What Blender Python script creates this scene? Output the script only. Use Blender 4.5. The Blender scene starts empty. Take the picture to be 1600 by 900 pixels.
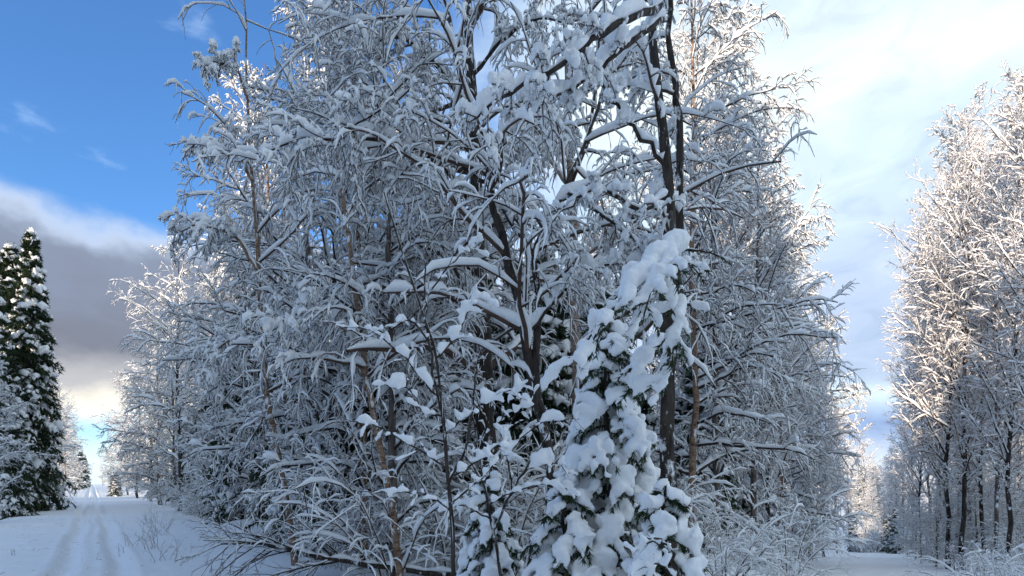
import bpy, math, random
import numpy as np
from mathutils import Vector

SC = bpy.context.scene
COL = SC.collection
F = 870.0          # focal length in pixels of a 1600 px wide frame
CAMZ = 1.6
HOR = 755.0

# ------------------------------------------------------------------ camera
cam_data = bpy.data.cameras.new("camera")
cam = bpy.data.objects.new("camera", cam_data)
COL.objects.link(cam)
cam.location = (0, 0, CAMZ)
cam.rotation_euler = (math.radians(90), 0, 0)
cam_data.sensor_width = 36
cam_data.lens = 36 * F / 1600
cam_data.shift_y = (HOR - 450) / 1600
cam_data.clip_start = 0.05
cam_data.clip_end = 5000
SC.camera = cam

# ------------------------------------------------------------------ light
SUN_EL = math.radians(12.0)
SUN_DIR = Vector((-0.62, -1.0, 0)).normalized()      # horizontal direction TOWARDS the sun
SUN_AZ = math.atan2(SUN_DIR.x, SUN_DIR.y)
sun_data = bpy.data.lights.new("sun", 'SUN')
sun_data.energy = 3.5
sun_data.angle = math.radians(0.5)
sun_data.color = (1.0, 0.84, 0.66)
sun = bpy.data.objects.new("sun", sun_data)
COL.objects.link(sun)
to_sun = Vector((SUN_DIR.x * math.cos(SUN_EL), SUN_DIR.y * math.cos(SUN_EL), math.sin(SUN_EL)))
sun.rotation_euler = to_sun.to_track_quat('Z', 'Y').to_euler()

SC.view_settings.view_transform = 'Standard'
SC.view_settings.look = 'None'
SC.view_settings.exposure = 0.82
SC.view_settings.gamma = 1.0
SC.render.engine = 'CYCLES'
SC.cycles.max_bounces = 10
SC.cycles.diffuse_bounces = 9
SC.cycles.use_denoising = True
SC.cycles.denoiser = 'OPENIMAGEDENOISE'
SC.cycles.denoising_input_passes = 'RGB_ALBEDO_NORMAL'
SC.render.threads_mode = 'AUTO'

# ------------------------------------------------------------------ sky
def build_world():
    w = bpy.data.worlds.new("World")
    SC.world = w
    w.use_nodes = True
    nt = w.node_tree
    N, L = nt.nodes, nt.links
    N.clear()
    out = N.new('ShaderNodeOutputWorld')
    bg = N.new('ShaderNodeBackground')
    bg.inputs['Strength'].default_value = 0.1
    L.new(bg.outputs[0], out.inputs[0])
    sky = N.new('ShaderNodeTexSky')
    sky.sky_type = 'NISHITA'
    sky.sun_disc = False
    sky.sun_elevation = SUN_EL
    sky.sun_rotation = SUN_AZ
    sky.dust_density = 0.4
    sky.ozone_density = 2.0
    tc = N.new('ShaderNodeTexCoord')
    sep = N.new('ShaderNodeSeparateXYZ')
    L.new(tc.outputs['Generated'], sep.inputs[0])

    def math_(op, a, b=None, c=None):
        n = N.new('ShaderNodeMath')
        n.operation = op
        for i, v in enumerate((a, b, c)):
            if v is None:
                continue
            if isinstance(v, (int, float)):
                n.inputs[i].default_value = v
            else:
                L.new(v, n.inputs[i])
        return n.outputs[0]

    def noise(scale, detail, stretch=(1, 1, 1), dist=0.0):
        mp = N.new('ShaderNodeMapping')
        mp.inputs['Scale'].default_value = stretch
        L.new(tc.outputs['Generated'], mp.inputs[0])
        n = N.new('ShaderNodeTexNoise')
        n.inputs['Scale'].default_value = scale
        n.inputs['Detail'].default_value = detail
        n.inputs['Roughness'].default_value = 0.55
        n.inputs['Distortion'].default_value = dist
        L.new(mp.outputs[0], n.inputs[0])
        return n.outputs[0]

    def ramp(fac, stops):
        r = N.new('ShaderNodeValToRGB')
        cr = r.color_ramp
        cr.interpolation = 'EASE'
        while len(cr.elements) < len(stops):
            cr.elements.new(0.5)
        for e, (p, c) in zip(cr.elements, stops):
            e.position = p
            e.color = (*c, 1) if len(c) == 3 else c
        L.new(fac, r.inputs[0])
        return r

    def mix(fac, a, b):
        m = N.new('ShaderNodeMix')
        m.data_type = 'RGBA'
        L.new(fac, m.inputs[0])
        for s, v in ((m.inputs[6], a), (m.inputs[7], b)):
            if isinstance(v, tuple):
                s.default_value = (*v, 1)
            else:
                L.new(v, s)
        return m.outputs[2]

    n1 = noise(3.2, 6, (1, 1, 1.6))
    n2 = noise(7.0, 7, (1, 1, 1.8), 0.3)
    n3 = noise(2.1, 4, (1, 1, 1.3))
    zel = sep.outputs[2]
    zl = math_('ADD', zel, math_('MULTIPLY', math_('SUBTRACT', n1, 0.5), 0.22))
    zl = math_('ADD', zl, math_('MULTIPLY', math_('SUBTRACT', n2, 0.5), 0.07))
    # the clouded part on the open left: rgb = colour, alpha-like ramp beside it = cover
    lc = ramp(zl, [(0.0, (0.62, 0.70, 0.78)), (0.06, (0.75, 0.80, 0.84)), (0.125, (0.66, 0.63, 0.55)),
                   (0.165, (0.34, 0.34, 0.36)), (0.23, (0.14, 0.15, 0.185)), (0.30, (0.165, 0.19, 0.25)),
                   (0.345, (0.36, 0.43, 0.55))])
    la = ramp(zl, [(0.0, (0.7,) * 3), (0.075, (0.15,) * 3), (0.115, (1.0,) * 3), (0.33, (0.95,) * 3),
                   (0.385, (0.0,) * 3)])
    # wisps in the blue
    wisp = ramp(n2, [(0.60, (0, 0, 0)), (0.80, (0.35,) * 3)])
    blue = N.new('ShaderNodeMix')
    blue.data_type = 'RGBA'
    blue.blend_type = 'MULTIPLY'
    blue.inputs[0].default_value = 1.0
    L.new(sky.outputs[0], blue.inputs[6])
    blue.inputs[7].default_value = (0.82, 1.30, 1.88, 1)
    blue_c = mix(wisp.outputs[0], blue.outputs[2], (5.0, 6.5, 8.5))

    def x10(c):
        v = N.new('ShaderNodeVectorMath')
        v.operation = 'SCALE'
        v.inputs['Scale'].default_value = 10
        L.new(c, v.inputs[0])
        return v.outputs[0]
    left = mix(la.outputs[0], blue_c, x10(lc.outputs[0]))
    zr = math_('ADD', zel, math_('MULTIPLY', math_('SUBTRACT', n3, 0.5), 0.30))
    zr = math_('ADD', zr, math_('MULTIPLY', math_('SUBTRACT', n2, 0.5), 0.10))
    rc = ramp(zr, [(0.0, (0.50, 0.58, 0.68)), (0.07, (0.24, 0.34, 0.54)), (0.14, (0.50, 0.62, 0.72)),
                   (0.20, (0.34, 0.43, 0.58)), (0.30, (0.38, 0.47, 0.62)), (0.42, (0.47, 0.58, 0.68)),
                   (0.55, (0.60, 0.68, 0.70)), (0.68, (0.40, 0.51, 0.64))])
    azx = math_('DIVIDE', sep.outputs[0],
                math_('SQRT', math_('ADD', math_('ADD', math_('MULTIPLY', sep.outputs[0], sep.outputs[0]),
                                                 math_('MULTIPLY', sep.outputs[1], sep.outputs[1])), 1e-4)))
    azx = math_('SUBTRACT', azx, math_('MULTIPLY', math_('SUBTRACT', sep.outputs[1], 0.6), 0.35))  # more cloud behind the viewer, added to make the skylight less blue
    azn = math_('ADD', azx, math_('MULTIPLY', math_('SUBTRACT', n1, 0.5), 0.8))
    az = ramp(azn, [(0.0, (0, 0, 0)), (0.30, (1, 1, 1))])
    # azx runs from -1 to 1; shift so the change falls between the two clearings
    az.color_ramp.elements[0].position = 0.0
    azs = math_('ADD', azn, 0.32)
    L.new(azs, az.inputs[0])
    # fine structure inside the right-hand cloud
    n4 = noise(11.0, 9, (1, 1, 2.2), 0.6)
    tex = ramp(n4, [(0.30, (0.80, 0.82, 0.86)), (0.50, (0.93, 0.93, 0.93)), (0.72, (1.06, 1.04, 1.0))])
    mm = N.new('ShaderNodeMix'); mm.data_type = 'RGBA'; mm.blend_type = 'MULTIPLY'; mm.inputs[0].default_value = 1.0
    L.new(rc.outputs[0], mm.inputs[6]); L.new(tex.outputs[0], mm.inputs[7])
    tot = mix(az.outputs[0], left, x10(mm.outputs[2]))
    L.new(tot, bg.inputs[0])

build_world()

# ------------------------------------------------------------------ materials
def principled(name):
    m = bpy.data.materials.new(name)
    m.use_nodes = True
    nt = m.node_tree
    b = nt.nodes['Principled BSDF']
    return m, nt, b

def nz(nt, scale, detail=4, coord='Object', stretch=None, rough=0.6):
    tc = nt.nodes.new('ShaderNodeTexCoord')
    n = nt.nodes.new('ShaderNodeTexNoise')
    n.inputs['Scale'].default_value = scale
    n.inputs['Detail'].default_value = detail
    n.inputs['Roughness'].default_value = rough
    src = tc.outputs[coord]
    if stretch:
        mp = nt.nodes.new('ShaderNodeMapping')
        mp.inputs['Scale'].default_value = stretch
        nt.links.new(src, mp.inputs[0])
        src = mp.outputs[0]
    nt.links.new(src, n.inputs[0])
    return n.outputs[0]

def rampn(nt, fac, stops):
    r = nt.nodes.new('ShaderNodeValToRGB')
    cr = r.color_ramp
    while len(cr.elements) < len(stops):
        cr.elements.new(0.5)
    for e, (p, c) in zip(cr.elements, stops):
        e.position = p
        e.color = (*c, 1)
    nt.links.new(fac, r.inputs[0])
    return r.outputs[0]

def bump(nt, b, fac, strength, dist):
    bp = nt.nodes.new('ShaderNodeBump')
    bp.inputs['Strength'].default_value = strength
    bp.inputs['Distance'].default_value = dist
    nt.links.new(fac, bp.inputs['Height'])
    nt.links.new(bp.outputs[0], b.inputs['Normal'])

def mat_simple(name, stops, scale, rough=0.85, bstr=0.4, bdist=0.01, stretch=None, detail=5, plaster=False):
    m, nt, b = principled(name)
    f = nz(nt, scale, detail, stretch=stretch)
    base = rampn(nt, f, stops)
    if plaster:
        pn = nz(nt, 5.5, 6, stretch=(1, 1, 0.45), rough=0.7)
        pm = rampn(nt, pn, [(0.57, (0, 0, 0)), (0.62, (1, 1, 1))])
        mx = nt.nodes.new('ShaderNodeMix'); mx.data_type = 'RGBA'
        nt.links.new(pm, mx.inputs[0]); nt.links.new(base, mx.inputs[6]); mx.inputs[7].default_value = (0.82, 0.83, 0.85, 1)
        base = mx.outputs[2]
    nt.links.new(base, b.inputs['Base Color'])
    b.inputs['Roughness'].default_value = rough
    b.inputs['Specular IOR Level'].default_value = 0.25
    if bstr:
        bump(nt, b, f, bstr, bdist)
    return m

M_SNOW = mat_simple("snow", [(0.3, (0.86, 0.865, 0.87)), (0.7, (0.91, 0.91, 0.91))], 16, 0.7, 0.35, 0.012, detail=5)
M_SNOW_G = mat_simple("ground_snow", [(0.3, (0.85, 0.86, 0.87)), (0.7, (0.90, 0.905, 0.91))], 3.5, 0.65, 0.35, 0.03, detail=5)
M_TWIG = mat_simple("twig_bark", [(0.3, (0.055, 0.035, 0.028)), (0.7, (0.11, 0.07, 0.05))], 8, 0.8, 0)
M_TWIG_R = mat_simple("russet_twig_bark", [(0.3, (0.15, 0.075, 0.045)), (0.7, (0.27, 0.145, 0.085))], 6, 0.8, 0)
M_BARK = mat_simple("dark_bark", [(0.35, (0.018, 0.014, 0.012)), (0.65, (0.075, 0.06, 0.05))], 14, 0.9, 0.9, 0.02, stretch=(1, 1, 0.25), plaster=True)
M_BARK_G = mat_simple("grey_brown_bark", [(0.3, (0.06, 0.048, 0.04)), (0.7, (0.19, 0.155, 0.13))], 12, 0.9, 0.8, 0.02, stretch=(1, 1, 0.3), plaster=True)
M_BIRCH = mat_simple("birch_bark", [(0.36, (0.06, 0.045, 0.04)), (0.46, (0.26, 0.19, 0.15)), (0.7, (0.42, 0.34, 0.29))], 9, 0.8, 0.5, 0.01, stretch=(1, 1, 3.5), plaster=True)
M_TAN = mat_simple("tan_birch_bark", [(0.36, (0.09, 0.055, 0.04)), (0.5, (0.27, 0.17, 0.11)), (0.75, (0.40, 0.28, 0.2))], 9, 0.8, 0.5, 0.01, stretch=(1, 1, 3.0), plaster=True)
M_NEEDLE = mat_simple("spruce_needles", [(0.3, (0.018, 0.032, 0.016)), (0.7, (0.055, 0.085, 0.035))], 3, 0.7, 0)
M_GRASS = mat_simple("dry_grass", [(0.3, (0.16, 0.11, 0.07)), (0.7, (0.32, 0.24, 0.16))], 3, 0.9, 0)

# ------------------------------------------------------------------ geometry helpers
class MB:
    def __init__(self):
        self.v, self.f, self.m = [], [], []
        self.n = 0
    def add(self, v, f, mat=0):
        v = np.asarray(v, np.float32).reshape(-1, 3)
        f = np.asarray(f, np.int64)
        if len(v) == 0 or len(f) == 0:
            return
        if f.shape[1] == 3:
            f = np.hstack([f, -np.ones((len(f), 1), np.int64) - self.n])
        self.v.append(v)
        self.f.append(f + self.n)
        self.m.append(np.full(len(f), mat, np.int32))
        self.n += len(v)
    def build(self, name, mats, parent=None, kind=None, smooth=True):
        v = np.vstack(self.v)
        f = np.vstack(self.f)
        mi = np.concatenate(self.m)
        me = bpy.data.meshes.new(name)
        tri = f[:, 3] < 0
        cnt = np.where(tri, 3, 4).astype(np.int32)
        loops = f.reshape(-1)
        loops = loops[loops >= 0].astype(np.int32)
        me.vertices.add(len(v))
        me.vertices.foreach_set('co', v.reshape(-1).astype(np.float32))
        me.loops.add(len(loops))
        me.loops.foreach_set('vertex_index', loops)
        me.polygons.add(len(f))
        st = np.concatenate([[0], np.cumsum(cnt)[:-1]]).astype(np.int32)
        me.polygons.foreach_set('loop_start', st)
        me.polygons.foreach_set('loop_total', cnt)
        for m in (mats if isinstance(mats, (list, tuple)) else [mats]):
            me.materials.append(m)
        me.polygons.foreach_set('material_index', mi)
        me.polygons.foreach_set('use_smooth', np.full(len(f), smooth, bool))
        me.update(calc_edges=True)
        o = bpy.data.objects.new(name, me)
        COL.objects.link(o)
        if parent is not None:
            o.parent = parent
        if kind:
            o['kind'] = kind
        return o

def norm(a):
    return a / np.maximum(np.linalg.norm(a, axis=-1, keepdims=True), 1e-9)

def frames(P):
    T = np.empty_like(P)
    T[:, 1:-1] = P[:, 2:] - P[:, :-2]
    T[:, 0] = P[:, 1] - P[:, 0]
    T[:, -1] = P[:, -1] - P[:, -2]
    T = norm(T)
    up = np.zeros_like(T)
    up[..., 2] = 1
    S = np.cross(T, up)
    s = np.linalg.norm(S, axis=-1, keepdims=True)
    # near vertical stretches borrow one fixed side vector per strand
    fix = np.zeros_like(S)
    fix[..., 0] = 1
    S = np.where(s < 0.12, fix, S / np.maximum(s, 1e-6))
    S = norm(S - T * np.sum(S * T, -1, keepdims=True))
    # keep side vectors consistent along a strand
    for i in range(1, P.shape[1]):
        d = np.sum(S[:, i] * S[:, i - 1], -1, keepdims=True)
        S[:, i] = np.where(d < 0, -S[:, i], S[:, i])
    U = np.cross(S, T)
    return T, S, U

def ring_faces(B, n, k, cap=False):
    b = np.arange(B)[:, None, None] * (n * k)
    i = np.arange(n - 1)[None, :, None] * k
    j = np.arange(k)[None, None, :]
    j2 = (j + 1) % k
    f = np.stack([b + i + j, b + i + j2, b + i + k + j2, b + i + k + j], -1)
    return f.reshape(-1, 4)

def tubes(mb, P, R, k=4, mat=0, bark=0.0, rng=None):
    if len(P) == 0:
        return
    T, S, U = frames(P)
    a = np.linspace(0, 2 * np.pi, k, endpoint=False)
    ring = (np.cos(a)[:, None] * S[:, :, None, :] + np.sin(a)[:, None] * U[:, :, None, :])
    r = R[:, :, None, None]
    if bark and rng is not None:
        r = r * (1 + bark * rng.normal(size=(P.shape[0], P.shape[1], k, 1)))
    V = P[:, :, None, :] + ring * r
    mb.add(V, ring_faces(P.shape[0], P.shape[1], k), mat)

def resample(P, R, n):
    N = P.shape[1]
    t = np.linspace(0, N - 1, n)
    i = np.minimum(t.astype(int), N - 2)
    f = (t - i)
    return (P[:, i] * (1 - f)[None, :, None] + P[:, i + 1] * f[None, :, None],
            R[:, i] * (1 - f)[None, :] + R[:, i + 1] * f[None, :])

def snow(mb, P, R, h, rng, k=5, mat=0, n=None, wide=0.8, gap=0.25, minv=0.3, lump=0.45, closed=False):
    """snow lying along strands: a rounded ridge on the upper side, thick on level stretches, broken by gaps"""
    if len(P) == 0:
        return
    if n:
        P, R = resample(P, R, n)
    B, N = P.shape[:2]
    T, S, U = frames(P)
    flip = np.where(U[..., 2:3] < 0, -1.0, 1.0)
    U = U * flip
    S = S * flip
    lev = np.sqrt(np.clip(1 - T[..., 2] ** 2, 0, 1))
    nse = rng.normal(size=(B, N))
    if N > 3:
        nse[:, 1:-1] = (nse[:, :-2] + nse[:, 1:-1] * 1.6 + nse[:, 2:]) / 2.4
    H = h * (minv + (1 - minv) * lev ** 1.5) * np.clip(1 + lump * nse, 0.15, 2.2)
    H = H * np.where(rng.random((B, N)) < gap, 0.12, 1.0)
    H = H * rng.uniform(0.55, 1.3, (B, 1))
    end = np.ones(N); end[0] = 0.5; end[-1] = 0.12
    if closed:
        end[0] = 0.02; end[-1] = 0.02; end[1] *= 0.8; end[-2] *= 0.75
    H = H * end
    W = np.minimum(np.minimum(R, 0.12) * (0.8 if not closed else 0.1), H * 1.3) + H * 0.5 * wide
    a = np.linspace(0, 2 * np.pi, k, endpoint=False) + np.pi / 2
    ca, sa = np.cos(a), np.sin(a)
    sag = (rng.normal(size=(B, N)) * 0.2) * W
    C = P + U * (R * 0.75 + H * (0.36 if closed else 0.5))[..., None] + S * sag[..., None]
    V = (C[:, :, None, :] + S[:, :, None, :] * (ca[None, None, :] * W[..., None])[..., None]
         + U[:, :, None, :] * (sa[None, None, :] * (H * 0.5 + R * 0.2)[..., None])[..., None])
    mb.add(V, ring_faces(B, N, k), mat)

def grow(P, R, m, rng, t0=0.1, t1=1.0, ang=(40, 70), lr=0.5, taper=0.5, n=5, grav=0.2, wig=0.15,
         flat=False, rr=0.6, rmin=0.002, lenabs=None, upb=0.0, tip=0.3, shade=None, jit=0.3):
    """children strands for every parent strand, all at once"""
    B, N = P.shape[:2]
    seg = np.linalg.norm(np.diff(P, axis=1), axis=-1).sum(1)
    t = (np.arange(m)[None, :] + rng.random((B, m))) / m * (t1 - t0) + t0
    idx = np.clip(t * (N - 1), 0, N - 1.001)
    i0 = idx.astype(int)
    f = (idx - i0)[..., None]
    bi = np.arange(B)[:, None]
    st = P[bi, i0] * (1 - f) + P[bi, i0 + 1] * f
    tg = norm(P[bi, i0 + 1] - P[bi, i0])
    r0 = R[bi, i0] * (1 - f[..., 0]) + R[bi, i0 + 1] * f[..., 0]
    up = np.zeros_like(tg); up[..., 2] = 1
    s = np.cross(tg, up)
    sl = np.linalg.norm(s, axis=-1, keepdims=True)
    rs = norm(rng.normal(size=s.shape) * [1, 1, 0.1])
    s = np.where(sl < 0.15, rs, s / np.maximum(sl, 1e-6))
    s = norm(s - tg * np.sum(s * tg, -1, keepdims=True))
    u = np.cross(s, tg)
    if flat:
        side = np.where((np.arange(m)[None, :] + rng.integers(0, 2, (B, 1))) % 2 == 0, 0.0, np.pi)
        phi = side + rng.normal(size=(B, m)) * jit
    else:
        phi = np.arange(m)[None, :] * 2.399 + rng.random((B, 1)) * 6.28 + rng.normal(size=(B, m)) * 0.5
    al = np.radians(rng.uniform(ang[0], ang[1], (B, m)))
    d = (np.cos(al)[..., None] * tg + np.sin(al)[..., None] * (np.cos(phi)[..., None] * s + np.sin(phi)[..., None] * u))
    L = (seg[:, None] * lr if lenabs is None else lenabs) * (1 - t * taper) * rng.uniform(0.6, 1.3, (B, m))
    if shade is not None:
        L = L * shade(t)
    C = B * m
    st, d, L = st.reshape(C, 3), norm(d.reshape(C, 3)), L.reshape(C)
    r0 = r0.reshape(C)
    out = np.empty((C, n, 3))
    out[:, 0] = st
    cur = st.copy()
    g = np.array([0, 0, -1.0])
    for i in range(1, n):
        d = norm(d + g * (grav * (i / (n - 1)) ** 0.8) * (3.0 / (n - 1)) + np.array([0, 0, upb]) * (3.0 / (n - 1))
                 + rng.normal(size=d.shape) * wig)
        cur = cur + d * (L / (n - 1))[:, None]
        out[:, i] = cur
    ra = np.maximum(np.minimum(r0 * rr, L * 0.02 + 0.001), rmin)
    Rn = ra[:, None] * np.linspace(1, tip, n)[None, :]
    Rn = np.maximum(Rn, rmin * 0.7)
    return out, Rn

def line(pts, radii, n, rng=None, wob=0.0):
    """one strand through given points"""
    pts = np.asarray(pts, float)
    radii = np.asarray(radii, float)
    N = len(pts)
    t = np.linspace(0, N - 1, n)
    i = np.minimum(t.astype(int), N - 2)
    f = (t - i)[:, None]
    p0 = pts[np.maximum(i - 1, 0)]; p1 = pts[i]; p2 = pts[i + 1]; p3 = pts[np.minimum(i + 2, N - 1)]
    q = 0.5 * ((2 * p1) + (p2 - p0) * f + (2 * p0 - 5 * p1 + 4 * p2 - p3) * f ** 2 + (3 * p1 - p0 - 3 * p2 + p3) * f ** 3)
    r = radii[i] * (1 - f[:, 0]) + radii[i + 1] * f[:, 0]
    if rng is not None and wob:
        q[1:-1] += rng.normal(size=(n - 2, 3)) * wob
    return q[None], r[None]

def at(px, py, Y):
    return np.array([(px - 800) / F * Y, Y, CAMZ + (HOR - py) / F * Y])

def sstep(a, b, x):
    t = np.clip((x - a) / (b - a), 0, 1)
    return t * t * (3 - 2 * t)

# ------------------------------------------------------------------ the lie of the land
TRK = -0.755        # left track: x = TRK*y
TRK2 = 0.647        # right track
def vnoise(x, y, s, seed=0):
    x = x / s; y = y / s
    xi = np.floor(x).astype(np.int64); yi = np.floor(y).astype(np.int64)
    fx = x - xi; fy = y - yi
    fx = fx * fx * (3 - 2 * fx); fy = fy * fy * (3 - 2 * fy)
    def h(a, b):
        k = (a * 374761393 + b * 668265263 + seed * 974634777) & 0x7fffffff
        k = ((k ^ (k >> 13)) * 1274126177) & 0x7fffffff
        return ((k ^ (k >> 16)) & 0xffff) / 65535.0
    return ((h(xi, yi) * (1 - fx) + h(xi + 1, yi) * fx) * (1 - fy)
            + (h(xi, yi + 1) * (1 - fx) + h(xi + 1, yi + 1) * fx) * fy)

def ground_z(x, y):
    x = np.asarray(x, float); y = np.asarray(y, float)
    z = -0.1 * np.clip(y, 0, 75) * sstep(0, 14, x)
    u = (x - TRK * y) / math.sqrt(1 + TRK ** 2)        # distance to the left track's axis
    fwd = sstep(-4, 2, y)
    # forest floor is a little uneven, the track bed even; a ditch runs along the left of it
    u2 = (x - TRK2 * y) / math.sqrt(1 + TRK2 ** 2)
    on = np.maximum(1 - sstep(2.5, 5, np.abs(u)), (1 - sstep(2, 4.5, np.abs(u2))) * sstep(10, 20, y))
    rough = (vnoise(x, y, 1.7, 1) - 0.5) * 0.35 + (vnoise(x, y, 0.6, 2) - 0.5) * 0.14 + (vnoise(x, y, 5, 3) - 0.5) * 0.4
    z = z + rough * (1 - on) + (vnoise(x, y, 2.3, 4) - 0.5) * 0.05 * on
    z = z - 0.65 * np.exp(-((u + 4.3) / 0.6) ** 2) * fwd * (0.6 + 0.8 * vnoise(x, y, 2.0, 6))
    # wheel ruts / ski trail
    for off, wd, dp in ((-0.42, 0.15, 0.15), (0.42, 0.15, 0.15)):
        wv = (vnoise(y, y * 0, 4.0, 7) - 0.5) * 0.14
        z = z - dp * np.exp(-((u - off - wv) / wd) ** 2) * fwd * (0.75 + 0.5 * vnoise(x, y, 0.35, 8))
        z = z + dp * 0.35 * np.exp(-((np.abs(u - off - wv) - 0.28) / 0.07) ** 2) * fwd * (vnoise(x, y, 0.25, 9) + 0.2)
    z = z - 0.03 * np.exp(-(u / 0.5) ** 2) * fwd * vnoise(x, y, 0.16, 10)
    for off in (-0.6, 0.7):
        z = z - 0.16 * np.exp(-((u2 - off) / 0.22) ** 2) * sstep(15, 25, y)
    z = z + 0.6 * sstep(50, 140, y) * (1 - sstep(-10, 5, x))
    # kicked-up crumbs along the trail, old footprints beside it
    near = np.exp(-(u / 1.1) ** 2) * fwd
    z = z + (vnoise(x, y, 0.22, 11) - 0.5) * 0.06 * near
    fp = vnoise(x, y, 0.45, 12)
    z = z - 0.07 * sstep(0.66, 0.76, fp) * np.exp(-((u + 1.6) / 0.35) ** 2) * fwd
    # a snowed-up heap at the far end of the left track
    z = z + 1.5 * np.exp(-(((x + 103) / 5) ** 2 + ((y - 126) / 5) ** 2))
    return z

def axis_coords(lo, hi, c0, c1, fine, coarse_n):
    core = np.arange(c0, c1, fine)
    a = c0 - np.geomspace(fine, c0 - lo, coarse_n)[::-1]
    b = c1 + np.geomspace(fine, hi - c1, coarse_n)
    return np.unique(np.concatenate([a, core, b]))

def build_ground():
    # a sheet with its axes turned along the left track so the ruts fall on fine rows
    ux = axis_coords(-700, 700, -5, 4, 0.075, 66)
    vy = axis_coords(-500, 900, 7, 36, 0.14, 66)
    c = 1 / math.sqrt(1 + TRK ** 2); s = TRK * c
    Ug, Vg = np.meshgrid(ux, vy)
    X = Ug * c + Vg * s
    Y = -Ug * s + Vg * c
    Z = ground_z(X, Y)
    V = np.stack([X, Y, Z], -1).reshape(-1, 3)
    ny, nx = X.shape
    i = (np.arange(ny - 1)[:, None] * nx + np.arange(nx - 1)[None, :]).reshape(-1)
    f = np.stack([i, i + 1, i + nx + 1, i + nx], -1)
    mb = MB(); mb.add(V, f)
    o = mb.build('snowy_ground', M_SNOW_G, kind='structure')
build_ground()

# ------------------------------------------------------------------ scene records
def thing(name, label, cat, loc=(0, 0, 0), rz=0.0, sc=1.0, group=None):
    o = bpy.data.objects.new(name, None)
    o.empty_display_size = 0.3
    COL.objects.link(o)
    o.location = loc
    o.rotation_euler = (0, 0, rz)
    o.scale = (sc, sc, sc) if isinstance(sc, (int, float)) else sc
    o['label'] = label
    o['category'] = cat
    if group:
        o['group'] = group
    return o

USED = set()
def place(root, name, label, cat, loc, rz, sc, group=None):
    """first use moves the built thing itself, later ones are copies sharing mesh data"""
    if root.name not in USED:
        USED.add(root.name)
        r = root
    else:
        r = root.copy()
        COL.objects.link(r)
        for ch in root.children:
            c = ch.copy(); COL.objects.link(c); c.parent = r
            for g in ch.children:
                d = g.copy(); COL.objects.link(d); d.parent = c
    r.name = name
    USED.add(r.name)
    r.location = loc
    r.rotation_euler = (0, 0, rz)
    r.scale = (sc, sc, sc) if isinstance(sc, (int, float)) else sc
    r['label'] = label
    r['category'] = cat
    if group:
        r['group'] = group
    elif 'group' in r:
        del r['group']
    return r

# ------------------------------------------------------------------ deciduous trees
def deciduous(name, seed, H=12.0, r=0.14, droop=1.0, dens=1.0, bark=None, twig=None, hs=1.0, limbs=34,
              first=0.06, spread=0.34, lean=0.3, upright=False, detail=1.0):
    rng = np.random.default_rng(seed)
    n0 = 16
    tz = np.linspace(0, 1, n0)
    wx = np.cumsum(rng.normal(size=n0)) * 0.05 * H / 12 + lean * tz * rng.uniform(-1, 1)
    wy = np.cumsum(rng.normal(size=n0)) * 0.05 * H / 12 + lean * tz * rng.uniform(-1, 1)
    P0 = np.stack([wx - wx[0], wy - wy[0], tz * H - 0.3], -1)[None]
    R0 = (r * (1 - tz) ** 0.8 + 0.012)[None]
    R0[:, 0] *= 1.25
    if upright:
        shp = lambda t: 0.35 + 1.0 * np.sin(np.clip((t - first) / (1 - first), 0, 1) ** 0.8 * np.pi)
        P1, R1 = grow(P0, R0, limbs, rng, first, 0.98, (26, 50), spread, 0.0, 9, 0.08 * droop, 0.08, upb=0.08, rr=0.45, rmin=0.007, shade=shp)
        P2, R2 = grow(P1, R1, int(10 * dens), rng, 0.12, 1, (28, 58), 0.42, 0.5, 6, 0.12 * droop, 0.10, upb=0.05, rr=0.6, rmin=0.0055)
        P3, R3 = grow(P2, R2, int(7 * dens), rng, 0.1, 1, (28, 58), 0.48, 0.45, 4, 0.15 * droop, 0.12, upb=0.02, rr=0.6, rmin=0.004)
    else:
        shp = lambda t: 0.5 + 0.75 * np.sin(np.clip((t - first) / (1 - first), 0, 1) ** 0.7 * np.pi)
        P1, R1 = grow(P0, R0, limbs, rng, first, 0.98, (38, 80), spread, 0.0, 10, 0.36 * droop, 0.12, upb=0.03, rr=0.40, rmin=0.008, shade=shp)
        P2, R2 = grow(P1, R1, int(11 * dens), rng, 0.10, 1, (25, 62), 0.40, 0.45, 6, 0.34 * droop, 0.16, rr=0.6, rmin=0.007)
        P3, R3 = grow(P2, R2, int(9 * dens), rng, 0.05, 1, (22, 60), 0.46, 0.4, 4, 0.26 * droop, 0.20, rr=0.6, rmin=0.0048)
    root = thing(name, '', 'tree')
    mb = MB(); tubes(mb, P0, R0, 9, 0, 0.05, rng)
    mb.build('trunk', bark or M_BARK_G, root)
    mb = MB(); tubes(mb, P1, R1, 5)
    mb.build('limbs', M_BARK, root)
    mb = MB(); tubes(mb, P2, R2, 3); tubes(mb, P3, R3, 3)
    mb.build('twigs', twig or M_TWIG, root, kind='stuff')
    mb = MB()
    if not upright:
        snow(mb, P0, R0 * 0.8, 0.04 * hs, rng, 5, 0, n=30, gap=0.5)
    snow(mb, P1, R1, 0.07 * hs, rng, 6, 0, n=18, gap=0.2, lump=0.6)
    snow(mb, P2, R2, 0.05 * hs, rng, 4, 0, n=8, gap=0.2, lump=0.6)
    snow(mb, P3, R3, 0.034 * hs, rng, 3, 0, gap=0.45 if upright else 0.25, minv=0.45, wide=1.0)
    mb.build('snow_cover', M_SNOW, root, kind='stuff')
    return root

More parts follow.
